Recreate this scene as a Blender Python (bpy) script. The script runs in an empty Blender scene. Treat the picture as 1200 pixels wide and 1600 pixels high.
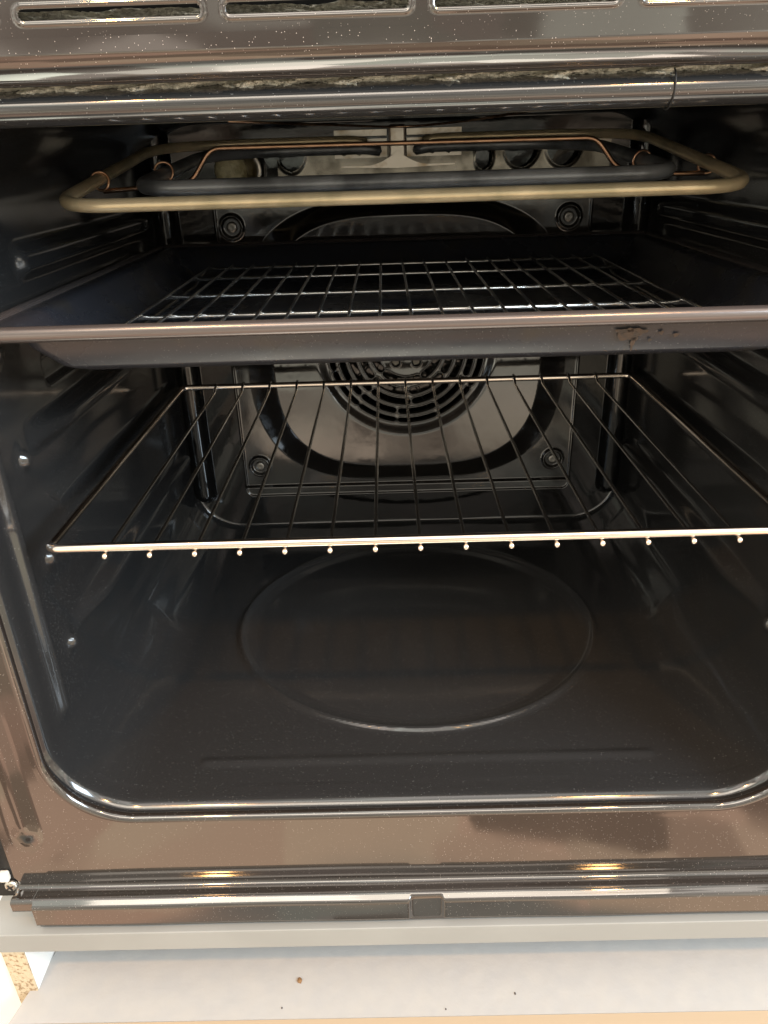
import bpy, math, random
import numpy as np
from mathutils import Matrix, Vector
S = bpy.context.scene
C = S.collection
random.seed(4)
rng = np.random.default_rng(7)

# ------------------------------------------------------------------ camera
cam_d = bpy.data.cameras.new('camera'); cam = bpy.data.objects.new('camera', cam_d); C.objects.link(cam)
S.camera = cam
cam_d.sensor_fit = 'VERTICAL'; cam_d.sensor_height = 24.0; cam_d.lens = 24.0*1160/1600
cam_d.clip_start = 0.01; cam_d.clip_end = 100
_p, _y, _r = 0.4539, -0.0124, -0.0318
f = Vector((math.sin(_y)*math.cos(_p), math.cos(_y)*math.cos(_p), -math.sin(_p)))
rt = Vector((math.cos(_y), -math.sin(_y), 0)); up = rt.cross(f)
r2 = rt*math.cos(_r) + up*math.sin(_r); u2 = up*math.cos(_r) - rt*math.sin(_r)
M4 = Matrix((( r2.x, u2.x, -f.x, -0.0160), (r2.y, u2.y, -f.y, -0.3515), (r2.z, u2.z, -f.z, 0.3943), (0, 0, 0, 1)))
cam.matrix_world = M4

# ------------------------------------------------------------------ world: the soft light of the kitchen behind the camera
W = bpy.data.worlds.new('World'); S.world = W; W.use_nodes = True
wn = W.node_tree; wn.nodes.clear()
def wnode(t, **k):
    n = wn.nodes.new(t)
    for a, b in k.items(): setattr(n, a, b)
    return n
tc = wnode('ShaderNodeTexCoord')
sep = wnode('ShaderNodeSeparateXYZ'); wn.links.new(tc.outputs['Generated'], sep.inputs[0])
ramp = wnode('ShaderNodeValToRGB'); mr = wnode('ShaderNodeMapRange')
mr.inputs['From Min'].default_value = -1; mr.inputs['From Max'].default_value = 1
wn.links.new(sep.outputs['Z'], mr.inputs[0]); wn.links.new(mr.outputs[0], ramp.inputs[0])
cr = ramp.color_ramp
for i, (p, c) in enumerate([(0.0, (1.9, 1.8, 1.6)), (0.035, (1.8, 1.7, 1.5)), (0.07, (.17, .17, .16)), (.10, (.17, .17, .155)), (.112, (.56, .37, .26)), (0.20, (.58, .39, .28)), (.27, (.72, .58, .44)), (0.40, (.58, .49, .39)), (0.5, (.80, .75, .66)), (0.62, (.66, .62, .56)), (1.0, (.95, .93, .90))]):
    e = cr.elements[i] if i < 2 else cr.elements.new(p)
    e.position = p; e.color = (*c, 1)
# cupboards and floor of the room, as blocks of tone
vor = wnode('ShaderNodeTexVoronoi'); vor.inputs['Scale'].default_value = 4.2; vor.inputs['Randomness'].default_value = .8; vor.distance = 'CHEBYCHEV'
vm = wnode('ShaderNodeMapping'); vm.inputs['Scale'].default_value = (1.3, .5, 4.2); wn.links.new(tc.outputs['Generated'], vm.inputs[0]); wn.links.new(vm.outputs[0], vor.inputs['Vector'])
hsv = wnode('ShaderNodeSeparateColor'); wn.links.new(vor.outputs['Color'], hsv.inputs[0])
mm = wnode('ShaderNodeMapRange'); mm.inputs['To Min'].default_value = 0.22; mm.inputs['To Max'].default_value = 1.4
wn.links.new(hsv.outputs[0], mm.inputs[0])
mul = wnode('ShaderNodeVectorMath', operation='SCALE'); wn.links.new(ramp.outputs[0], mul.inputs[0]); wn.links.new(mm.outputs[0], mul.inputs['Scale'])
bg = wnode('ShaderNodeBackground'); bg.inputs['Strength'].default_value = 2.0
out = wnode('ShaderNodeOutputWorld'); tint = wnode('ShaderNodeMix', data_type='RGBA'); tint.inputs[6].default_value = (1.08, .96, .92, 1); tint.inputs[7].default_value = (.93, 1.02, .95, 1)
wn.links.new(hsv.outputs[1], tint.inputs[0])
m2 = wnode('ShaderNodeVectorMath', operation='MULTIPLY'); wn.links.new(mul.outputs[0], m2.inputs[0]); wn.links.new(tint.outputs[2], m2.inputs[1])
# the photographer standing in front keeps part of the room's light away
def wmath(op, a, b=None):
    n = wnode('ShaderNodeMath', operation=op)
    for i, v in enumerate((a, b)):
        if v is None: continue
        if isinstance(v, (int, float)): n.inputs[i].default_value = v
        else: wn.links.new(v, n.inputs[i])
    return n.outputs[0]
def wstep(v, a, b):
    n = wnode('ShaderNodeMapRange', interpolation_type='SMOOTHSTEP'); wn.links.new(v, n.inputs[0])
    n.inputs['From Min'].default_value = a; n.inputs['From Max'].default_value = b; return n.outputs[0]
ax = wmath('ABSOLUTE', wmath('ADD', sep.outputs['X'], .03))
body_ = wmath('MULTIPLY', wmath('MULTIPLY', wstep(ax, .46, .30), wstep(sep.outputs['Z'], -.16, -.06)), wmath('MULTIPLY', wstep(sep.outputs['Z'], .55, .40), wstep(sep.outputs['Y'], 0, -.2)))
keepf = wmath('SUBTRACT', 1.0, wmath('MULTIPLY', body_, .45))
m3 = wnode('ShaderNodeVectorMath', operation='SCALE'); wn.links.new(m2.outputs[0], m3.inputs[0]); wn.links.new(keepf, m3.inputs['Scale'])
wn.links.new(m3.outputs[0], bg.inputs[0]); wn.links.new(bg.outputs[0], out.inputs[0])

# ------------------------------------------------------------------ lamps
def area(name, loc, target, size, power, col, sy=None, shape='DISK'):
    l = bpy.data.lights.new(name, 'AREA'); l.shape = shape if sy is None else 'RECTANGLE'
    l.size = size
    if sy: l.size_y = sy
    l.energy = power; l.color = col
    o = bpy.data.objects.new(name, l); C.objects.link(o); o.location = loc
    o.rotation_euler = (Vector(target)-Vector(loc)).to_track_quat('-Z', 'Y').to_euler()
    return o
area('ceiling_spot_lamp', (-.60, -.95, 1.75), (0, .1, .1), .085, 8.5, (1, .50, .16))
area('ceiling_spot_lamp', (.62, -.95, 1.75), (0, .1, .1), .085, 8.5, (1, .50, .16))
area('window_daylight', (1.7, -1.1, 1.15), (-.2, .1, .15), 1.1, 52, (.72, .87, 1.0), sy=1.0)
area('room_ceiling_light', (-.1, -1.5, 2.0), (0, .1, .1), 2.2, 18, (1, .87, .72), sy=.6)

S.view_settings.view_transform = 'Standard'; S.view_settings.look = 'None'
S.view_settings.exposure = 0.42; S.view_settings.gamma = 1.0; S.view_settings.use_curve_mapping = False
S.render.engine = 'CYCLES'
S.cycles.max_bounces = 10; S.cycles.glossy_bounces = 8; S.cycles.sample_clamp_indirect = 4

# ------------------------------------------------------------------ materials
def mat(name, base, rough=.3, metal=0, ior=1.5, coat=0, spec=.5, speck=None, blotch=None, bump=None, rvar=None, bcol=None):
    m = bpy.data.materials.new(name); m.use_nodes = True
    nt = m.node_tree; b = nt.nodes['Principled BSDF']
    b.inputs['Base Color'].default_value = (*base, 1); b.inputs['Roughness'].default_value = rough
    b.inputs['Metallic'].default_value = metal; b.inputs['IOR'].default_value = ior
    b.inputs['Coat Weight'].default_value = coat; b.inputs['Coat Roughness'].default_value = .06
    t = nt.nodes.new('ShaderNodeTexCoord'); col = None
    if blotch:                                  # (scale, second colour, low, high)
        n = nt.nodes.new('ShaderNodeTexNoise'); n.inputs['Scale'].default_value = blotch[0]; n.inputs['Detail'].default_value = 6
        nt.links.new(t.outputs['Object'], n.inputs['Vector'])
        r = nt.nodes.new('ShaderNodeMapRange'); r.inputs['From Min'].default_value = blotch[2]; r.inputs['From Max'].default_value = blotch[3]
        nt.links.new(n.outputs[0], r.inputs[0])
        x = nt.nodes.new('ShaderNodeMix'); x.data_type = 'RGBA'; x.inputs[6].default_value = (*base, 1); x.inputs[7].default_value = (*blotch[1], 1)
        nt.links.new(r.outputs[0], x.inputs[0]); col = x.outputs[2]
    if speck:                                   # (cells per metre, size, share, colour)
        v = nt.nodes.new('ShaderNodeTexVoronoi'); v.inputs['Scale'].default_value = speck[0]
        nt.links.new(t.outputs['Object'], v.inputs['Vector'])
        l1 = nt.nodes.new('ShaderNodeMath'); l1.operation = 'LESS_THAN'; l1.inputs[1].default_value = speck[1]
        nt.links.new(v.outputs['Distance'], l1.inputs[0])
        sc = nt.nodes.new('ShaderNodeSeparateColor'); nt.links.new(v.outputs['Color'], sc.inputs[0])
        l2 = nt.nodes.new('ShaderNodeMath'); l2.operation = 'LESS_THAN'; l2.inputs[1].default_value = speck[2]
        nt.links.new(sc.outputs[0], l2.inputs[0])
        pw = nt.nodes.new('ShaderNodeMath'); pw.operation = 'MULTIPLY'; nt.links.new(l1.outputs[0], pw.inputs[0]); nt.links.new(l2.outputs[0], pw.inputs[1])
        p2 = nt.nodes.new('ShaderNodeMath'); p2.operation = 'MULTIPLY'; nt.links.new(pw.outputs[0], p2.inputs[0]); nt.links.new(sc.outputs[1], p2.inputs[1])
        x = nt.nodes.new('ShaderNodeMix'); x.data_type = 'RGBA'; x.inputs[6].default_value = (*base, 1); x.inputs[7].default_value = (*speck[3], 1)
        if col: nt.links.new(col, x.inputs[6])
        nt.links.new(p2.outputs[0], x.inputs[0]); col = x.outputs[2]
    if col: nt.links.new(col, b.inputs['Base Color'])
    if bump:                                    # (scale, strength, distance)
        n = nt.nodes.new('ShaderNodeTexNoise'); n.inputs['Scale'].default_value = bump[0]; n.inputs['Detail'].default_value = 3
        nt.links.new(t.outputs['Object'], n.inputs['Vector'])
        bp = nt.nodes.new('ShaderNodeBump'); bp.inputs['Strength'].default_value = bump[1]; bp.inputs['Distance'].default_value = bump[2]
        nt.links.new(n.outputs[0], bp.inputs['Height']); nt.links.new(bp.outputs[0], b.inputs['Normal'])
    if rvar:                                    # (scale, low, high)
        n = nt.nodes.new('ShaderNodeTexNoise'); n.inputs['Scale'].default_value = rvar[0]; n.inputs['Detail'].default_value = 5
        nt.links.new(t.outputs['Object'], n.inputs['Vector'])
        r = nt.nodes.new('ShaderNodeMapRange'); r.inputs['From Min'].default_value = .35; r.inputs['From Max'].default_value = .65
        r.inputs['To Min'].default_value = rvar[1]; r.inputs['To Max'].default_value = rvar[2]
        nt.links.new(n.outputs[0], r.inputs[0]); nt.links.new(r.outputs[0], b.inputs['Roughness'])
    return m
ENAMEL = mat('cavity_enamel', (.024, .0242, .0248), .10, ior=1.8, speck=(1500, .25, .05, (.34, .34, .33)), bump=(40, .05, .002), rvar=(14, .08, .15))
BACKE = mat('back_wall_enamel', (.008, .008, .008), .07, ior=1.65, bump=(45, .1, .002))
PLATE = mat('fan_cover_enamel', (.012, .011, .010), .08, ior=1.95, bump=(30, .10, .002), rvar=(20, .07, .14))
FRAME = mat('front_frame_enamel', (.024, .019, .016), .10, ior=2.1, speck=(1500, .26, .09, (.42, .38, .35)), bump=(14, .02, .002), rvar=(16, .035, .085))
CHROME = mat('chromed_wire', (.92, .90, .86), .14, metal=1)
TRAYM = mat('grey_tray_enamel', (.024, .025, .031), .26, ior=1.6, speck=(1700, .26, .06, (.35, .35, .35)), blotch=(30, (.034, .030, .025), .55, .75), bump=(60, .15, .001), rvar=(18, .2, .36))
RIM = mat('tray_rim_enamel', (.13, .11, .105), .20, ior=1.8, metal=.55, bump=(60, .1, .001))
STAIN = mat('baked_stain', (.060, .036, .022), .5, blotch=(300, (.036, .026, .020), .4, .6))
BRASS = mat('grill_tube_tan', (.78, .63, .40), .30, metal=.45, blotch=(34, (.52, .43, .26), .42, .64), bump=(300, .2, .0005))
GREYT = mat('grill_tube_grey', (.24, .25, .26), .36, metal=.4, blotch=(38, (.10, .105, .11), .42, .64), bump=(300, .2, .0005))
COPPER = mat('heated_steel_rod', (.62, .38, .24), .28, metal=1, blotch=(60, (.40, .24, .15), .45, .65))
PANEL = mat('vent_panel_steel', (.30, .28, .24), .25, metal=1, blotch=(40, (.12, .11, .09), .45, .6))
STEEL = mat('stainless_bracket', (.55, .51, .45), .3, metal=1, blotch=(70, (.30, .23, .15), .5, .7), bump=(200, .1, .0005))
BOLT = mat('bolt_steel', (.30, .29, .27), .38, metal=1, bump=(500, .2, .0004))
RACKM = mat('bright_rack_wire', (.92, .91, .88), .26, metal=1)
RAILM = mat('reflection_tinted_chrome', (.93, .83, .74), .12, metal=1)  # the reflection of warm wood is tinted into the rail's chrome colour
INSUL = mat('mineral_wool', (.80, .78, .68), .95, blotch=(420, (.50, .48, .40), .38, .66), bump=(600, 1, .003))
GLASS = mat('lamp_cover_glass', (.75, .68, .42), .25, ior=1.5, blotch=(120, (.45, .38, .2), .4, .65), bump=(400, .6, .002))
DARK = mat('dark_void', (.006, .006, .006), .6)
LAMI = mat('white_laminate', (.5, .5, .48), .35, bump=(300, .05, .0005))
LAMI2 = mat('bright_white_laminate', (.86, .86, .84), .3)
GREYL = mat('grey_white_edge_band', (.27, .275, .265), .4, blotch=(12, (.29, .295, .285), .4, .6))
BOARD = mat('off_white_board', (.41, .405, .395), .55, blotch=(60, (.385, .385, .385), .35, .65), bump=(90, .35, .0012))
PEACH = mat('beige_edge_band', (.42, .33, .23), .5)
CHIP = mat('raw_chipboard', (.55, .45, .31), .8, blotch=(330, (.26, .17, .09), .52, .66), bump=(300, .6, .002))
CERAM = mat('white_ceramic', (.75, .72, .66), .4)
WIREW = mat('white_wire_sleeve', (.75, .73, .68), .6)
CRUMB = mat('brown_crumb', (.22, .12, .05), .8)
FLECK = mat('dark_grit', (.05, .04, .04), .8)

# ------------------------------------------------------------------ mesh helpers
def link_mesh(name, V, F, m, parent=None, smooth=True):
    me = bpy.data.meshes.new(name); me.from_pydata([tuple(v) for v in V], [], F)
    me.materials.append(m)
    if smooth: me.polygons.foreach_set('use_smooth', [True]*len(me.polygons))
    me.update(); o = bpy.data.objects.new(name, me); C.objects.link(o); o.parent = parent
    return o
def grid_mesh(name, P, m, parent=None, keep=None, wrap=False, flip=False):
    """P: (nu, nv, 3) array of points -> quad mesh; keep: (nu-1, nv-1) mask; wrap closes the u direction"""
    nu, nv = P.shape[:2]
    iu = np.arange(nu if wrap else nu-1); iv = np.arange(nv-1)
    a, b = np.meshgrid(iu, iv, indexing='ij'); a2 = (a+1) % nu
    q = np.stack([a*nv+b, a2*nv+b, a2*nv+b+1, a*nv+b+1], -1)
    if flip: q = q[..., ::-1]
    q = q.reshape(-1, 4)
    if keep is not None: q = q[keep.reshape(-1)]
    V = P.reshape(-1, 3)
    used = np.zeros(len(V), bool); used[q.reshape(-1)] = True
    idx = np.cumsum(used)-1; V = V[used]; q = idx[q]
    me = bpy.data.meshes.new(name)
    me.vertices.add(len(V)); me.vertices.foreach_set('co', V.astype(np.float32).ravel())
    me.loops.add(len(q)*4); me.loops.foreach_set('vertex_index', q.astype(np.int32).ravel())
    me.polygons.add(len(q)); me.polygons.foreach_set('loop_start', np.arange(0, len(q)*4, 4, dtype=np.int32))
    me.polygons.foreach_set('loop_total', np.full(len(q), 4, np.int32))
    me.polygons.foreach_set('use_smooth', np.ones(len(q), bool))
    me.materials.append(m); me.update(calc_edges=True); me.validate()
    o = bpy.data.objects.new(name, me); C.objects.link(o); o.parent = parent
    return o
def ss(x, a, b):
    t = np.clip((x-a)/(b-a), 0, 1); return t*t*(3-2*t)
def sdbox(x, y, cx, cy, hx, hy, r=0):
    dx = np.abs(x-cx)-hx+r; dy = np.abs(y-cy)-hy+r
    return np.hypot(np.maximum(dx, 0), np.maximum(dy, 0)) + np.minimum(np.maximum(dx, dy), 0) - r
def rounded(points, rad, seg=6):
    """polyline with rounded corners"""
    pts = [Vector(p) for p in points]; o = [pts[0]]
    for i in range(1, len(pts)-1):
        a, b, c = pts[i-1], pts[i], pts[i+1]
        r = min(rad, (a-b).length*.49, (c-b).length*.49)
        p0 = b+(a-b).normalized()*r; p1 = b+(c-b).normalized()*r
        for k in range(seg+1):
            t = k/seg; o.append((1-t)**2*p0+2*t*(1-t)*b+t*t*p1)
    o.append(pts[-1]); return o
def tube_VF(pts, rad, seg=14, cap=True, closed=False):
    pts = [Vector(p) for p in pts]; V = []; F = []; n = len(pts); up_ = None
    for i, p in enumerate(pts):
        if closed: d = pts[(i+1) % n]-pts[i-1]
        else: d = pts[min(i+1, n-1)]-pts[max(i-1, 0)]
        d.normalize()
        if up_ is None:
            up_ = Vector((0, 0, 1)) if abs(d.z) < .9 else Vector((1, 0, 0))
        s = d.cross(up_).normalized(); up_ = s.cross(d).normalized()
        rr = rad[i] if isinstance(rad, (list, tuple)) else rad
        for k in range(seg):
            a = 2*math.pi*k/seg; V.append(p+(s*math.cos(a)+up_*math.sin(a))*rr)
    for i in range(n if closed else n-1):
        j = (i+1) % n
        for k in range(seg):
            k2 = (k+1) % seg; F.append((i*seg+k, i*seg+k2, j*seg+k2, j*seg+k))
    if cap and not closed:
        for e, sg in ((0, -1), (n-1, 1)):
            rr = rad[e] if isinstance(rad, (list, tuple)) else rad
            d = (pts[e]-pts[e-sg]).normalized(); c = len(V); V.append(pts[e]+d*rr*.55)
            for k in range(seg):
                t = (e*seg+k, e*seg+(k+1) % seg, c); F.append(t if sg > 0 else t[::-1])
    return V, F
def tube(name, pts, rad, m, parent=None, **k):
    V, F = tube_VF(pts, rad, **k); return link_mesh(name, V, F, m, parent)
def merge(parts):
    V = []; F = []
    for v, f_ in parts:
        o = len(V); V += list(v); F += [tuple(i+o for i in q) for q in f_]
    return V, F
def box(name, lo, hi, m, parent=None, bev=.0008):
    x0, y0, z0 = lo; x1, y1, z1 = hi
    V = [(x, y, z) for x in (x0, x1) for y in (y0, y1) for z in (z0, z1)]
    F = [(0, 1, 3, 2), (4, 6, 7, 5), (0, 4, 5, 1), (2, 3, 7, 6), (0, 2, 6, 4), (1, 5, 7, 3)]
    o = link_mesh(name, V, F, m, parent, smooth=False)
    if bev:
        md = o.modifiers.new('bevel', 'BEVEL'); md.width = bev; md.segments = 2
    return o
def lathe_VF(prof, axis, centre, seg=32):
    """prof: list of (radius, height); axis 'y-' faces the viewer, 'x+' faces inwards from the left wall"""
    V = []; F = []; n = len(prof)
    for r, h in prof:
        for k in range(seg):
            a = 2*math.pi*k/seg; c, s = r*math.cos(a), r*math.sin(a)
            v = {'y-': (c, -h, s), 'x+': (h, c, s), 'z+': (c, s, h)}[axis]
            V.append((centre[0]+v[0], centre[1]+v[1], centre[2]+v[2]))
    for i in range(n-1):
        for k in range(seg):
            k2 = (k+1) % seg; F.append((i*seg+k, i*seg+k2, (i+1)*seg+k2, (i+1)*seg+k))
    F.append(tuple(range((n-1)*seg, n*seg)))
    return V, F
def thing(name, label, cat, loc=(0, 0, 0), group=None):
    o = bpy.data.objects.new(name, None); C.objects.link(o); o.location = loc
    o['label'] = label; o['category'] = cat
    if group: o['group'] = group
    return o
def tag(o, label, cat, group=None):
    o['label'] = label; o['category'] = cat
    if group: o['group'] = group
    return o

oven = thing('built_in_oven', 'open built-in oven, black enamel inside, grill element on top, round fan grille at the back', 'oven')
HW, ZB, ZT, YB = .243, 0.0, .424, .428

# ------------------------------------------------------------------ cavity sleeve: floor, walls, ceiling in one pressed sheet
def perimeter(hw, zb, zt, r, n_side, n_cor, off=0.0):
    """points and outward normals round a rounded rectangle (x, z), counter-clockwise from bottom left, all arrays same length for any size"""
    pts = []; nrm = []
    hw_, zb_, zt_, r_ = hw+off, zb-off, zt+off, r+off
    def line(a, b, n, k):
        for t in np.linspace(0, 1, k, endpoint=False): pts.append((a[0]+(b[0]-a[0])*t, a[1]+(b[1]-a[1])*t)); nrm.append(n)
    def arc(cx, cz, a0, a1):
        for t in np.linspace(a0, a1, n_cor, endpoint=False): pts.append((cx+r_*math.cos(t), cz+r_*math.sin(t))); nrm.append((math.cos(t), math.sin(t)))
    P = math.pi
    line((-hw_+r_, zb_), (hw_-r_, zb_), (0, -1), n_side[0]); arc(hw_-r_, zb_+r_, -P/2, 0)
    line((hw_, zb_+r_), (hw_, zt_-r_), (1, 0), n_side[1]); arc(hw_-r_, zt_-r_, 0, P/2)
    line((hw_-r_, zt_), (-hw_+r_, zt_), (0, 1), n_side[2]); arc(-hw_+r_, zt_-r_, P/2, P)
    line((-hw_, zt_-r_), (-hw_, zb_+r_), (-1, 0), n_side[3]); arc(-hw_+r_, zb_+r_, P, 1.5*P)
    return np.array(pts), np.array(nrm)
NS = (260, 230, 200, 230); NC = 30; R0 = .052
ysl = np.concatenate([np.linspace(.026, .4195, 256)])
cols = []
def section(y):
    k = 1-ss(np.array(y), .016, .05)
    return ZT-(ZT-.407)*float(k)
path = []                                        # (y, offset)
rr = .0105
for a in np.linspace(math.pi*1.15, 0, 26):       # rolled lip: behind, over the front, back onto the floor
    path.append((.018+rr*math.cos(math.pi/2+a*1.0) if False else .018-rr*math.sin(a), rr-rr*math.cos(a)))
path = [(.0205-rr*math.sin(a), rr-rr*math.cos(a)) for a in np.linspace(math.pi*1.2, 0.0, 30)]
NLIP = 30
path += [(y, 0.0) for y in ysl]
for a in np.linspace(0, math.pi/2, 14)[1:]: path.append((.4195+.0075*math.sin(a), -(.0055-.0055*math.cos(a))))
P = []; N = []; YY = []
for y, off in path:
    zt = section(max(y, .018))
    p, n = perimeter(HW, ZB, zt, R0, NS, NC, off)
    if y < .0261 and off > 0:                    # the roll is slimmer along the top
        k = 1-.34*ss(n[:, 1], .2, .9); p = p+n*(off*(k-1))[:, None]
    P.append(np.stack([p[:, 0], np.full(len(p), y), p[:, 1]], -1)); N.append(np.stack([n[:, 0], np.zeros(len(n)), n[:, 1]], -1))
P = np.array(P).transpose(1, 0, 2); N = np.array(N).transpose(1, 0, 2)
X, Y, Z = P[..., 0], P[..., 1], P[..., 2]
H = np.zeros_like(X)
wall = ss(np.abs(X), HW-.002, HW-.0005)*(Y > .02)
# long horizontal guide ribs pressed into both walls
for zc, y0 in ((.100, .085), (.176, .10), (.237, .085), (.303, .10)):
    d = sdbox(Y, Z, (y0+.398)/2, zc, (.398-y0)/2, .0085, .006)
    H += wall*.0115*(1-ss(d, -.0065, .0035))*ss(Y, y0-.01, y0+.055)
d = sdbox(Y, Z, .26, .338, .135, .008, .006); H += wall*.006*(1-ss(d, -.005, .005))
# shallow steps in the wall sheet between the ribs
for y0, zc, hz in ((.13, .270, .010),):
    d = sdbox(Y, Z, (y0+.40)/2, zc, (.40-y0)/2, hz, .006); H -= wall*.0035*(1-ss(d, -.004, .003))
# stops: small dimples under the start of each rib
for zc in (.2957, .2295, .1604, .094):
    d = np.hypot((Y-.073), (Z-zc)*.8); H += wall*.0052*np.sqrt(np.clip(1-(d/.0048)**2, 0, 1)) + wall*.0012*(1-ss(d, .005, .010))
# two upright beads near the mouth
zz = ss(Z, .050, .064)*(1-ss(Z, .37, .39)); H += wall*zz*.0052*ss(Y, .0325, .0430)*(1-ss(Y, .0438, .0475))
d = sdbox(Y, Z, .0225, .225, .0014, .143, .0014); H += wall*.0016*(1-ss(d, -.0012, .0012))
flo = (Z < .0005)*(Y > .02)
q = np.hypot((X-.0035)/.161, (Y-.226)/.1455)
H += flo*.0032*np.exp(-((q-1.0)*.153/.0029)**2)
H -= flo*.0022*(1-ss(q, .90, .985))
d = sdbox(X, Y, .004, .0515, .162, .0034, .003); H += flo*.0016*(1-ss(d, -.0032, .0026))
for sx in (-1, 1):                               # corner puckers of the pressed floor
    d = np.hypot((X-sx*.2215)/.008, (Y-.2105)/.010); H += (Z < .03)*.0016*np.exp(-d*d)
    d = sdbox(X, Y, sx*.232, .30, .010, .088, .009); H += (Z < .035)*(Y > .1)*.0022*(1-ss(d, -.009, .004))
cei = (Z > ZT-.001)*(Y > .05)
q = np.hypot(X/.19, (Y-.23)/.15); H += cei*.006*(1-ss(q, .93, 1.0))
# the sheet is never perfectly flat
H += (Y > .03)*(.00035*np.sin(X*23+Y*11)*np.cos(Y*19-Z*13))
P = P-N*H[..., None]
liner = grid_mesh('cavity_liner', P, ENAMEL, oven, wrap=True, flip=False)

# ------------------------------------------------------------------ back wall with two upright pillars
xs = np.linspace(-.2440, .2440, 490); zs = np.linspace(-.001, .4262, 290)
X, Z = np.meshgrid(xs, zs, indexing='ij')
H = np.zeros_like(X)
for sx in (-1, 1):
    d = sdbox(X, Z, sx*.2295, .25, .0120, .216, .012); H += .014*np.sqrt(np.clip(1-(1+np.clip(d, -.012, 0)/.012)**2, 0, 1))
H += .0003*np.sin(X*30+Z*17)
H -= .030*(1-ss(np.hypot((X-.003)/.150, (Z-.208)/.140), .93, 1.0))     # fan chamber behind the cover
P = np.stack([X, YB-.001-H, Z], -1)
back = grid_mesh('back_wall', P, BACKE, oven)

# ------------------------------------------------------------------ fan cover: plate with recessed ring and slotted grille
gx, gz = .0025, .2115
x1 = np.linspace(-.188, .190, 520); z1 = np.linspace(.040, .3625, 440)
X, Z = np.meshgrid(x1, z1, indexing='ij')
H = np.zeros_like(X)
dp = sdbox(X, Z, .0015, .205, .1840, .1610, .012)
H += .008*(1-ss(dp, -.005, 0)) + .0035*(1-ss(np.abs(dp+.003), 0, .003))
so = (np.abs((X-.003)/.167)**3.0 + np.abs((Z-.208)/.147)**3.0)**(1/3.0)
si = (np.abs((X-.003)/.1360)**3.2 + np.abs((Z-.2118)/.1265)**3.2)**(1/3.2)
u_ = np.clip((si-1.0)/np.maximum((si-1.0)+(1.0-so), 1e-6), 0, 1); u_ = np.where(so >= 1, 1, np.where(si <= 1, 0, u_))
H += .0125*(1-(.25*ss(u_, 0, 1)+.75*np.clip((u_-.04)/.92, 0, 1)))
H += .004*(1-ss(Z, .058, .0595))*(Z > .045)
R = np.hypot(X-gx, Z-gz); A = np.arctan2(Z-gz, X-gx)
H += -.005*(1-ss(R, .082, .094)) + .0025*(1-ss(R, .074, .080))
slot = np.full_like(X, 1.0)
def arcslot(r, a0, a1, w):
    am = (a0+a1)/2; ha = (a1-a0)/2
    da = (A-am+math.pi) % (2*math.pi)-math.pi
    ex = np.clip(np.abs(da)-ha, 0, None)
    along = ex*r
    return np.hypot(R-r, along)-w
rings = [(.0775, 11, .0028, .0), (.0672, 10, .0029, .25), (.0566, 8, .0031, .1), (.0455, 7, .0033, .3), (.0335, 5, .0034, .12)]
for r, n, w, ph in rings:
    step = 2*math.pi/n; gap = (.0082/r)
    for k in range(n):
        a0 = ph*step+k*step; slot = np.minimum(slot, arcslot(r, a0+gap/2, a0+step-gap/2, w))
for k in range(5):
    a = 2*math.pi*k/5+.3; slot = np.minimum(slot, np.hypot(X-gx-.018*math.cos(a), Z-gz-.018*math.sin(a))-.0042)
H += .0011*(1-ss(np.abs(slot-.0008), 0, .0009)) - .0032*(1-ss(slot, -.0012, .0004))
for bx_, bz_ in ((-.1634, .3311), (.1608, .3316), (-.1614, .0823), (.1624, .0820)):
    d = np.hypot(X-bx_, Z-bz_); H += .0035*(1-ss(d, .010, .013)) - .0045*(1-ss(d, .0082, .0102))
def lean(z): return .07*np.clip(.215-z, 0, 1)**1.0*ss(np.asarray(z), .245, .17)     # the cover leans out a little towards its foot
T = lean(Z)
P = np.stack([X*(1-1.3*T), .4205-H-T, Z+.42*T], -1)
def cell(a): return (a[:-1, :-1]+a[1:, :-1]+a[:-1, 1:]+a[1:, 1:])/4
keep = (cell(slot) > -.0008) & (cell(dp) < 0)
fan_cover = grid_mesh('fan_cover', P, PLATE, oven, keep=keep)
for bx_, bz_ in ((-.1634, .3311), (.1608, .3316), (-.1614, .0823), (.1624, .0820)):
    V, F = lathe_VF([(.0075, 0), (.0075, .0014), (.0062, .002), (.0052, .0022), (.0050, .0052), (.0042, .0060), (.0018, .0056)], 'y-', (bx_*(1-1.3*float(lean(bz_))), .4160-float(lean(bz_)), bz_+.42*float(lean(bz_))), 24)
    link_mesh('bolt', V, F, BOLT, fan_cover)
# impeller seen through the slots
parts = []
for k in range(22):
    a = 2*math.pi*k/22; c, s = math.cos(a), math.sin(a); c2, s2 = math.cos(a+.16), math.sin(a+.16)
    v = [(gx+.045*c, .4360, gz+.045*s), (gx+.078*c2, .4360, gz+.078*s2), (gx+.078*c2, .4500, gz+.078*s2), (gx+.045*c, .4500, gz+.045*s)]
    parts.append((v, [(0, 1, 2, 3)]))
parts.append(lathe_VF([(.030, -.003), (.030, -.001), (.012, 0), (.006, .001)], 'y-', (gx, .4400, gz)))
V, F = merge(parts); fan = link_mesh('fan_wheel', V, F, BOLT, oven, smooth=False)

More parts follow.
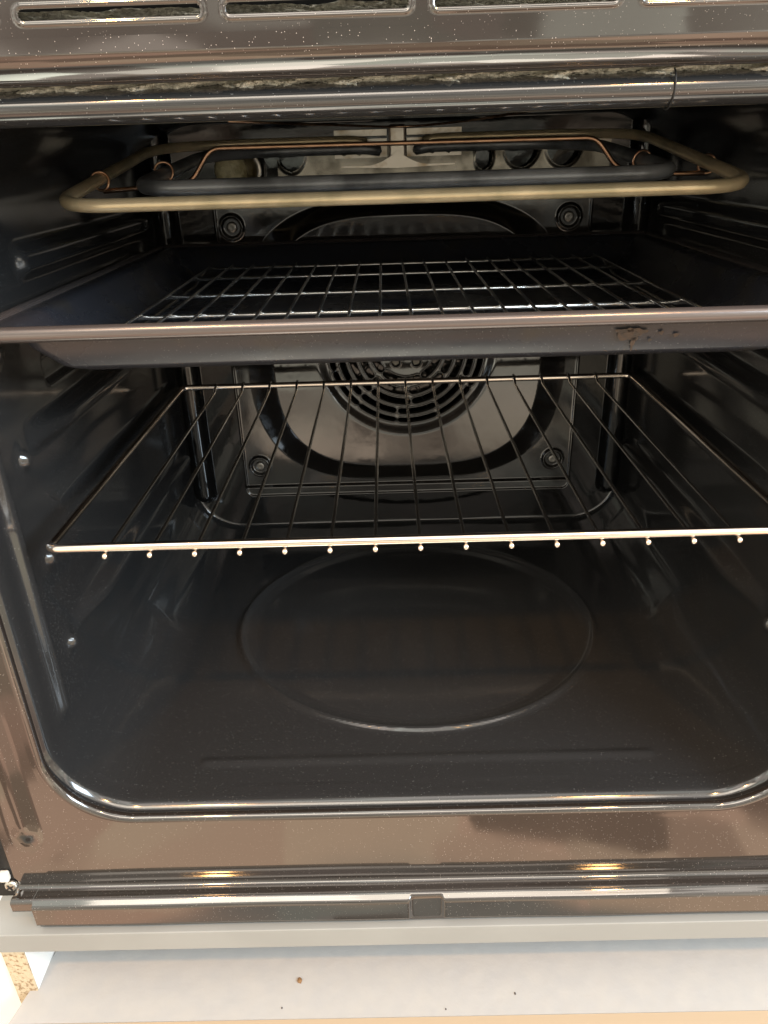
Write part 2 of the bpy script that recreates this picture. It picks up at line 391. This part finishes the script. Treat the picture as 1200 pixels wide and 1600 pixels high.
# top vent panel with scalloped cut-outs, behind the grill
x1 = np.linspace(-.115, .196, 300); z1 = np.linspace(.362, .398, 60)
X, Z = np.meshgrid(x1, z1, indexing='ij')
hole = np.full_like(X, 1.)
for cx_, cz_, rx, rz in ((.078, .385, .008, .010), (.113, .396, .0165, .020), (.152, .396, .0165, .020), (-.102, .398, .014, .02)):
    hole = np.minimum(hole, (np.hypot((X-cx_)/rx, (Z-cz_)/rz)-1)*rx)
P = np.stack([X, .4165-.0012*(1-ss(hole, 0, .003))+.0*X, Z], -1)
grid_mesh('vent_panel', P, PANEL, oven, keep=cell(hole) > 0)

# small scuff on the left wall, built as a thin raised line
tube('wall_scuff', rounded([(-.2425, .0923, .1978), (-.2425, .1007, .1902), (-.2425, .1092, .1838), (-.2425, .1183, .1795)], .003, 4), .00045, ENAMEL, oven, seg=8)
# interior lamp
lamp = link_mesh('oven_lamp', *lathe_VF([(.022, -.004), (.022, .004), (.020, .007), (.0155, .008), (.0155, .004)], 'y-', (-.150, .421, .381), 40), STEEL, oven)
link_mesh('lamp_glass', *lathe_VF([(.0150, .002), (.0150, .009), (.0125, .0125), (.007, .0142), (.002, .0146)], 'y-', (-.1585, .419, .381), 40), GLASS, lamp)

# ------------------------------------------------------------------ grill heating elements, rod and bracket
def zel(y, z0, k): return z0+k*(y-.11)
def loop(hw, yf, yb, z0, z1, rad, xin, cx=0.0):
    pts = [(cx-xin, yb+.004, z1-.002), (cx-xin-.012, yb, z1), (cx-hw*.72, yb, z1), (cx-hw, yb-.045, z1-.002), (cx-hw, yf, z0), (cx+hw, yf, z0), (cx+hw, yb-.045, z1-.002), (cx+hw*.72, yb, z1), (cx+xin+.012, yb, z1), (cx+xin, yb+.004, z1-.002)]
    return rounded(pts, rad, 9)
outer = tube('grill_element', loop(.203, .110, .385, .3699, .4025, .034, .026, -.005), .0039, BRASS, oven, seg=18)
inner = tube('grill_element', loop(.161, .126, .372, .3775, .3955, .030, .016, -.003), .0045, GREYT, oven, seg=18)
rod = rounded([(-.207, .200, .3741), (-.1465, .200, .3778), (-.131, .2, .3983), (.126, .2, .3975), (.1415, .2, .3785), (.1800, .2, .3740), (.2005, .2, .374)], .007, 6)
rod_o = tube('support_rod', rod, .0016, COPPER, oven, seg=10)
for x_, z_, y_, rad in ((-.2080, .3805, .20, .0058), (-.164, .3850, .20, .0060), (.202, .3795, .20, .0058), (.158, .383, .20, .0060)):
    ring = [(x_+rad*math.cos(t), y_+.001*math.sin(2*t), z_+rad*math.sin(t)) for t in np.linspace(0, 2*math.pi, 24, endpoint=False)]
    tube('clip', ring, .0009, COPPER, rod_o, seg=8, closed=True)
# bracket: a short square column with a flared foot and two drilled ears
br = box('element_bracket', (-.0105, .376, .386), (.0045, .400, .414), STEEL, oven, bev=.002)
V = []; F = []; n = 24
for j, yy in enumerate((.372, .376)):
    for i in range(n+1):
        t = -1+2*i/n; V.append((-.003+.050*t, yy, .3795+.0015*abs(t)))
        V.append((-.003+.050*t, yy, .3812+.0112*max(0, 1-abs(t)*1.9)**1.8+.0008))
    for i in range(n):
        a = j*2*(n+1)+2*i; q = (a, a+2, a+3, a+1); F.append(q if j == 0 else q[::-1])
for i in range(n):
    a = 2*i; b = 2*(n+1)+2*i
    F += [(a+1, a+3, b+3, b+1), (a, b, b+2, a+2)]
link_mesh('bracket_foot', V, F, STEEL, br, smooth=False)
for sx in (-1, 1):
    xa, xb = (.006, .056) if sx > 0 else (-.060, -.012)
    x1 = np.linspace(xa, xb, 90); z1 = np.linspace(.388, .411, 50); X, Z = np.meshgrid(x1, z1, indexing='ij')
    hole = np.full_like(X, 1.)
    for k in range(3):
        cxk = xa+(xb-xa)*(k+.6)/3.4; hole = np.minimum(hole, np.hypot(X-cxk, Z-.3935)-.0035)
    hole = np.minimum(hole, np.abs(Z-.4045)-.0012+.0)
    grid_mesh('bracket_ear', np.stack([X, .405+0*X, Z], -1), STEEL, br, keep=cell(hole) > 0)
tube('ceiling_emboss_line', rounded([(-.115, .19, .4135), (-.05, .30, .4125), (0, .37, .411), (.05, .31, .4125), (.085, .17, .4145)], .05, 8), .0009, COPPER, oven, seg=8)  # added copper line that traces the edge of the ceiling emboss

# ------------------------------------------------------------------ front frame round the opening
FT = .4215; OX0, OX1, OZ0, OZ1 = -.2845, .330, -.058, .4385
prof = [(.014, .010), (.012, .006), (.0095, .003), (.0075, .0012)]                    # (y, offset): tucked edge
prof += [(.0045-.0045*math.sin(a)+.0, .0045-.0045*math.cos(a)) for a in np.linspace(0.0, math.pi*.5, 10)]
Pf = []
base, nb = perimeter(HW-.0015, .0025, FT, R0, NS, NC, 0)
rb = .0036+.0062*ss(nb[:, 1], .2, .9)             # bead radius: slim below and at the sides, broad along the top
pn3 = np.stack([nb[:, 0], 0*nb[:, 0], nb[:, 1]], -1); pb3 = np.stack([base[:, 0], 0*base[:, 0], base[:, 1]], -1)
ktop = ss(nb[:, 1], .2, .9)
bev_y = np.interp(np.arange(26), [0, 6, 9, 23, 25], [.016, .0108, .0080, .0004, 0]); bev_o = np.interp(np.arange(26), [0, 6, 9, 23, 25], [.006, .0008, .0006, .0100, .0110])
bev_y = bev_y-.0011*np.clip(np.sin(math.pi*(np.arange(26)-9)/14), 0, 1)*(np.arange(26) > 9)
bev_y = np.convolve(np.pad(bev_y, 1, 'edge'), [.25, .5, .25], 'valid'); bev_o = np.convolve(np.pad(bev_o, 1, 'edge'), [.25, .5, .25], 'valid')
for i, a in enumerate(np.linspace(-math.pi*.55, math.pi*.5, 26)):
    rs = .0036
    off = (1-ktop)*rs*(1-math.cos(a))+ktop*bev_o[i]
    q = pb3+pn3*off[:, None]; q[:, 1] = (1-ktop)*rs*(1-math.sin(a))+ktop*bev_y[i]; Pf.append(q)
rb = (1-ktop)*.0036+ktop*bev_o[-1]
p0 = base+nb*rb[:, None]; n0 = nb
# distance along the normal to the outer rectangle
tx = np.where(n0[:, 0] > 1e-6, (OX1-p0[:, 0])/np.maximum(n0[:, 0], 1e-6), np.where(n0[:, 0] < -1e-6, (OX0-p0[:, 0])/np.minimum(n0[:, 0], -1e-6), 9))
tz = np.where(n0[:, 1] > 1e-6, (OZ1-p0[:, 1])/np.maximum(n0[:, 1], 1e-6), np.where(n0[:, 1] < -1e-6, (OZ0-p0[:, 1])/np.minimum(n0[:, 1], -1e-6), 9))
tt = np.minimum(tx, tz)
for k in np.linspace(0, 1, 70)[1:]:
    q = p0+n0*(tt*k)[:, None]
    x, z = q[:, 0], q[:, 1]
    d = sdbox(x, z, -.2665, .17, .0085, .185, .008)       # long pressed bead at the side
    y = -.0020*(1-ss(d, -.008, .004))
    d = sdbox(x, z, .305, .17, .0085, .185, .008); y = y-.0030*(1-ss(d, -.005, .003))
    y = y+.0002*np.sin(x*15)*np.sin(z*30)
    lip = ss(k, .0, .10)
    Pf.append(np.stack([x, y*lip, z], -1))
Pf = np.array(Pf).transpose(1, 0, 2)
frame = grid_mesh('front_frame', Pf, FRAME, oven, wrap=True)
# folded ledge and front rail below the frame
def rail_surface(name, x0, x1_, prof, bars, nx):
    xs = np.linspace(x0, x1_, nx); P = np.zeros((nx, len(prof), 3))
    for j, (y, z) in enumerate(prof): P[:, j, 0] = xs; P[:, j, 1] = y; P[:, j, 2] = z
    X, Z = P[..., 0], P[..., 2]
    for a, b, za, zb in bars:
        d = sdbox(X, Z, (a+b)/2, (za+zb)/2, (b-a)/2, (zb-za)/2, .002)
        P[..., 1] -= .0030*(1-ss(d, -.003, .0006))*ss(P[..., 1], -.0098, -.0122)
    P[..., 1] += .00025*np.sin(X*40)*np.sin(Z*60)
    return grid_mesh(name, P, FRAME, oven)
ledge = [(0, -.0575)]+[(-.003*(1-math.cos(a)), -.0580-.003*math.sin(a)) for a in np.linspace(0, math.pi/2, 7)]
ledge += [(-.0045, -.0610), (-.0070, -.0606), (-.0095, -.0604)]
ledge += [(-.0098-.0028*math.sin(a), -.0632+.0028*math.cos(a)) for a in np.linspace(0, math.pi/2, 8)]
short = ledge+[(-.0126, z) for z in np.linspace(-.066, -.0700, 6)]+[(-.010, -.0712), (0, -.0712)]
longp = ledge+[(-.0126, z) for z in np.linspace(-.065, -.0855, 44)]+[(-.0122, -.0868), (-.0105, -.0873), (0, -.0873)]
rail_surface('frame_ledge', OX0, -.2692, short, [], 40)
rail_surface('front_rail', -.2690, .330, longp, [(-.30, -.0095, -.0835, -.0615), (.0105, .36, -.0835, -.0615)], 900)
# rolled strip joint in the upper lip
tube('lip_joint', [(.1085, .018+.0083*math.cos(a), .4150+.0083*math.sin(a)) for a in np.linspace(math.pi*.7, math.pi*1.62, 18)], .0004, DARK, oven, seg=6)

# air slots above the frame
x1 = np.linspace(OX0, OX1, 900); z1 = np.concatenate([np.linspace(.4385, .456, 60), np.linspace(.457, .50, 10)])
X, Z = np.meshgrid(x1, z1, indexing='ij')
hole = np.full_like(X, 1.)
for k in range(-2, 7): hole = np.minimum(hole, sdbox(X, Z, -.1230+.0826*k, .4463, .0362, .0020, .0016))
Yv = .0002-.0005*(1-ss(np.abs(hole-.0012), 0, .0012))
keepv = cell(hole) > 0
grid_mesh('air_vent_strip', np.stack([X, Yv, Z], -1), FRAME, oven, keep=keepv)
# mineral wool packed behind frame and above the cavity
def wool(name, x0, x1_, z0, z1_, y):
    xs = np.linspace(x0, x1_, 420); zs = np.linspace(z0, z1_, 40); X, Z = np.meshgrid(xs, zs, indexing='ij')
    Yw = y+.004*np.sin(X*210+np.sin(Z*900)*2)*np.sin(X*67+1)+rng.normal(0, .0009, X.shape)
    return grid_mesh(name, np.stack([X, Yw, Z], -1), INSUL, oven)
wool('insulation', -.25, .31, .414, .4370, .0175)
wool('insulation', -.30, .33, .4375, .4495, .016)
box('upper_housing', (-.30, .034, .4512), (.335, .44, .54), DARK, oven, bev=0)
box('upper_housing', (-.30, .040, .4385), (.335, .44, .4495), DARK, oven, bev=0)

# hinge corner at the left: screw, connector, wire
V, F = lathe_VF([(.0045, 0), (.0045, .0015), (.0036, .0027), (.0022, .0031)], 'y-', (-.2880, .0005, -.0585), 28)
screw = link_mesh('screw', V, F, BOLT, oven); screw.data.materials[0] = STEEL
for a in (0.5, 2.07):
    c, s = math.cos(a)*.0026, math.sin(a)*.0026
    tube('screw_slot', [(-.2880-c, -.0029, -.0585-s), (-.2880+c, -.0029, -.0585+s)], .00045, DARK, screw, seg=6)
box('dark_gap_sheet', (-.302, .001, -.071), (-.2850, .003, .05), DARK, oven, bev=0)  # black sheet standing in for the shade of the gap beside the frame
box('terminal_block', (-.2935, -.004, -.052), (-.2865, .001, -.044), CERAM, oven, bev=.0015)
tube('white_wire', rounded([(-.2925, -.002, -.046), (-.2935, -.003, -.036), (-.289, -.002, -.028), (-.2925, -.002, -.018), (-.2895, -.001, -.008), (-.294, 0, .004), (-.291, 0, .03)], .006, 5), .0011, WIREW, oven, seg=8)

# ------------------------------------------------------------------ wire shelf
sh = thing('wire_shelf', 'wide chromed wire shelf resting on the middle side ribs, just above the oven floor', 'oven shelf', (0, .03, .19))
def rel(pts, o=(0, .03, .19)): return [(p[0]-o[0], p[1]-o[1], p[2]-o[2]) for p in pts]
pitch = .44/16.67
D1 = .357
xl, xr = -.2185, .2200
fr = rounded([(0, .030, .1900), (xr, .030, .1900), (xr, D1, .1900), (xl, D1, .1900), (xl, .030, .1900), (0, .030, .1900)], .007, 7)[:-1]
tube('shelf_frame', rel(fr), .0028, RAILM, sh, seg=18, closed=True)
w0 = None
for i in range(15):
    x = (i-7)*pitch
    if w0 is None:
        w = rounded([(0, .0290, .1856), (0, .0302, .1858), (0, .034, .1868), (0, D1-.012, .1875), (0, D1-.004, .1932), (0, D1+.002, .1930)], .004, 5)
        V, F = tube_VF([(p[0], p[1]-.03, p[2]-.19) for p in w], .00125, seg=10)
        w0 = link_mesh('shelf_wire', V, F, CHROME, sh); w0.location = (x, 0, 0)
        bv, bf = lathe_VF([(.0006, -.0004), (.0016, .0002), (.0019, .0012), (.0016, .0024), (.0007, .0030)], 'y-', (0, -.0012, -.0046), 16)
        t0 = link_mesh('wire_tip', bv, bf, RAILM, w0)
    else:
        c = w0.copy(); C.objects.link(c); c.parent = sh; c.location = (x, 0, 0)
        d = t0.copy(); C.objects.link(d); d.parent = c

# ------------------------------------------------------------------ deep grill tray
tray = thing('grill_tray', 'deep dark grey enamel tray with rolled rim, on the ribs below the grill element', 'oven tray', (0, .02, .29))
def rect_ring(hx0, y0, y1_, z, r, n=10, ns=30):
    pts = []
    def arc(cx, cy, a0):
        for k in range(n): t = a0+math.pi/2*k/(n-1); pts.append((cx+r*math.cos(t), cy+r*math.sin(t), z))
    arc(hx0-r, y1_-r, 0); arc(-hx0+r, y1_-r, math.pi/2); arc(-hx0+r, y0+r, math.pi); arc(hx0-r, y0+r, 1.5*math.pi)
    o = []
    for i in range(len(pts)):
        a = Vector(pts[i]); b = Vector(pts[(i+1) % len(pts)]); k = max(1, int((b-a).length/.012))
        for j in range(k): o.append(a.lerp(b, j/k))
    return o
rings_def = [(.2265, .0225, .384, .3150, .010), (.2225, .0260, .381, .3170, .010), (.213, .030, .376, .3172, .012), (.2105, .0315, .3735, .3150, .012), (.206, .0335, .366, .3060, .012), (.1945, .0375, .3585, .2962, .011), (.1935, .0383, .3575, .2950, .011), (.1915, .0400, .3560, .2938, .011), (.186, .045, .351, .2915, .011), (.180, .052, .345, .2903, .012), (.12, .11, .29, .2900, .020), (.04, .17, .24, .2899, .02), (.001, .2040, .2060, .2899, .0009)]
Pt = []
def resample(ring, n=520):
    pts = np.array([tuple(v) for v in ring]+[tuple(ring[0])]); s = np.concatenate([[0], np.cumsum(np.linalg.norm(np.diff(pts, axis=0), axis=1))])
    return pts, s
for hx_, y0, y1_, z, r in rings_def:
    ring = []
    m_ = 24
    for (cx, cy, a0) in ((hx_-r, y1_-r, 0), (-hx_+r, y1_-r, math.pi/2), (-hx_+r, y0+r, math.pi), (hx_-r, y0+r, 1.5*math.pi)):
        for k in range(m_): t = a0+math.pi/2*k/(m_-1); ring.append((cx+r*math.cos(t), cy+r*math.sin(t), z))
    Pt.append(ring)
Pt = np.array(Pt).transpose(1, 0, 2)-np.array([0, .02, .29])
body = grid_mesh('tray_body', Pt, TRAYM, tray, wrap=True, flip=True)
md = body.modifiers.new('solid', 'SOLIDIFY'); md.thickness = .0010; md.offset = -1
fr = rounded([(0, .0215, .3162), (.2265, .0215, .3162), (.2265, .384, .3162), (-.2265, .384, .3162), (-.2265, .0215, .3162), (0, .0215, .3162)], .012, 8)[:-1]
fr = [(p[0], p[1]-.02, p[2]-.29) for p in fr]
tube('tray_rim', fr, .0040, RIM, tray, seg=20, closed=True)
# burnt drip on the tray's front
parts = []
for cx, cz, rx, rz in ((.1085, .3045, .0052, .0032), (.1130, .3062, .0040, .0022), (.1050, .3065, .0035, .0018), (.1115, .3005, .0012, .0040), (.1250, .3055, .0012, .0010), (.1330, .3040, .0015, .0011), (.1200, .3015, .0009, .0008)):
    v = []; k = 22
    for j in range(k):
        t = 2*math.pi*j/k; q = 1+.22*math.sin(3*t+cx*900)+.15*math.sin(5*t+cz*700)
        xx, zz = cx+rx*q*math.cos(t), cz+rz*q*math.sin(t)
        if zz > .3060: yy = .0315+(.315-zz)/(.009)*.0020
        else: yy = .0335+(.3060-zz)/.0098*.0040
        v.append((xx, yy-.0012-.02, zz-.29))
    parts.append((v, [tuple(range(k))]))
V, F = merge(parts); link_mesh('burnt_stain', V, F, STAIN, tray, smooth=False)

# ------------------------------------------------------------------ grid rack lying in the tray
gr = thing('grill_rack', 'fine chromed wire grid lying inside the dark grill tray', 'wire rack', (0, .115, .306))
GX = [-.1680+i*(.3325/18) for i in range(19)]
lw = None
for x in GX:
    if lw is None:
        V, F = tube_VF([(0, -.068, .0012), (0, .212, .0012)], .0010, seg=8); lw = link_mesh('lengthwise_wire', V, F, RACKM, gr); lw.location.x = x
    else: c = lw.copy(); C.objects.link(c); c.parent = gr; c.location.x = x
cw = None
for y in (-.065, 0.0, .071, .151, .209):
    if cw is None: cw = tube('cross_wire', [(-.172, 0, -.0012), (.170, 0, -.0012)], .0014, RACKM, gr, seg=10); cw.location.y = y
    else: c = cw.copy(); C.objects.link(c); c.parent = gr; c.location.y = y
for sx in (-.172, .170):
    tube('rack_foot', rounded([(sx, -.055, -.001), (sx+math.copysign(.008, sx), -.055, -.013), (sx+math.copysign(.008, sx), .19, -.013), (sx, .2, -.001)], .006, 5), .0014, RACKM, gr, seg=8)

# ------------------------------------------------------------------ cabinet under the oven
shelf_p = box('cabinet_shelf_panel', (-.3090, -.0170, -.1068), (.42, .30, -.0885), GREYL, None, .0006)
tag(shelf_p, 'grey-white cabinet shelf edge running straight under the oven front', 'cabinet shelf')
sp = box('cabinet_side_panel', (-.3050, -.0100, -.40), (-.2885, .30, -.1090), LAMI2, None, .0004)
tag(sp, 'upright cabinet side with raw chipboard edge, below the shelf at lower left', 'cabinet side')
ce = box('chipboard_edge', (-.3048, -.0112, -.40), (-.2887, -.0101, -.1092), CHIP, sp, 0)
nb_ = box('neighbour_cabinet', (-.48, -.0060, -.40), (-.3060, .30, -.1095), LAMI2, None, .001)
tag(nb_, 'bright white cabinet face left of the chipboard edge', 'cabinet')
bd = thing('drawer_front_board', 'off-white board laid flat below the oven with a beige front edge', 'board', (0, 0, -.16))
V = []
def slab(name, pts, z0, z1_, m, parent):
    n = len(pts); V = [(x, y, z0) for x, y in pts]+[(x, y, z1_) for x, y in pts]
    F = [tuple(range(n))[::-1], tuple(range(n, 2*n))]+[(i, (i+1) % n, n+(i+1) % n, n+i) for i in range(n)]
    return link_mesh(name, V, F, m, parent, smooth=False)
slab('board_panel', [(-.3005, -.0345), (.50, -.0345), (.50, .26), (-.2860, .26), (-.2868, .02)], -.018, 0, BOARD, bd)
slab('edge_band', [(-.3010, -.0480), (.50, -.0480), (.50, -.0347), (-.3008, -.0347)], -.018, -.0004, PEACH, bd)
def crumb(name, x, y, r, m, label, cat, grp=None):
    V = []; F = []; k = 8
    prof = [(1.0, 0), (.9, .5), (.5, .85), (.1, .95)]
    v, f_ = lathe_VF([(a*r, h*r) for a, h in prof], 'z+', (0, 0, 0), k)
    v = [(p[0]*random.uniform(.6, 1.0), p[1]*random.uniform(.8, 1.4), p[2]*.7) for p in v]
    o = link_mesh(name, v, f_, m, None, smooth=False); o.location = (x, y, -.1598); tag(o, label, cat, grp); return o
crumb('crumb', -.0940, -.0078, .0022, CRUMB, 'brown crumb on the off-white board, the largest speck below the left half', 'crumb', 'crumbs and grit scattered on the off-white board')
crumb('crumb', .0640, -.0200, .0008, FLECK, 'tiny dark grit on the off-white board, right of the middle', 'crumb', 'crumbs and grit scattered on the off-white board')
crumb('crumb', .0130, -.0300, .0006, FLECK, 'faint dark fleck near the beige edge of the off-white board', 'crumb', 'crumbs and grit scattered on the off-white board')
crumb('crumb', -.1050, -.0270, .0007, FLECK, 'tiny dark fleck on the off-white board in front of the brown crumb', 'crumb', 'crumbs and grit scattered on the off-white board')
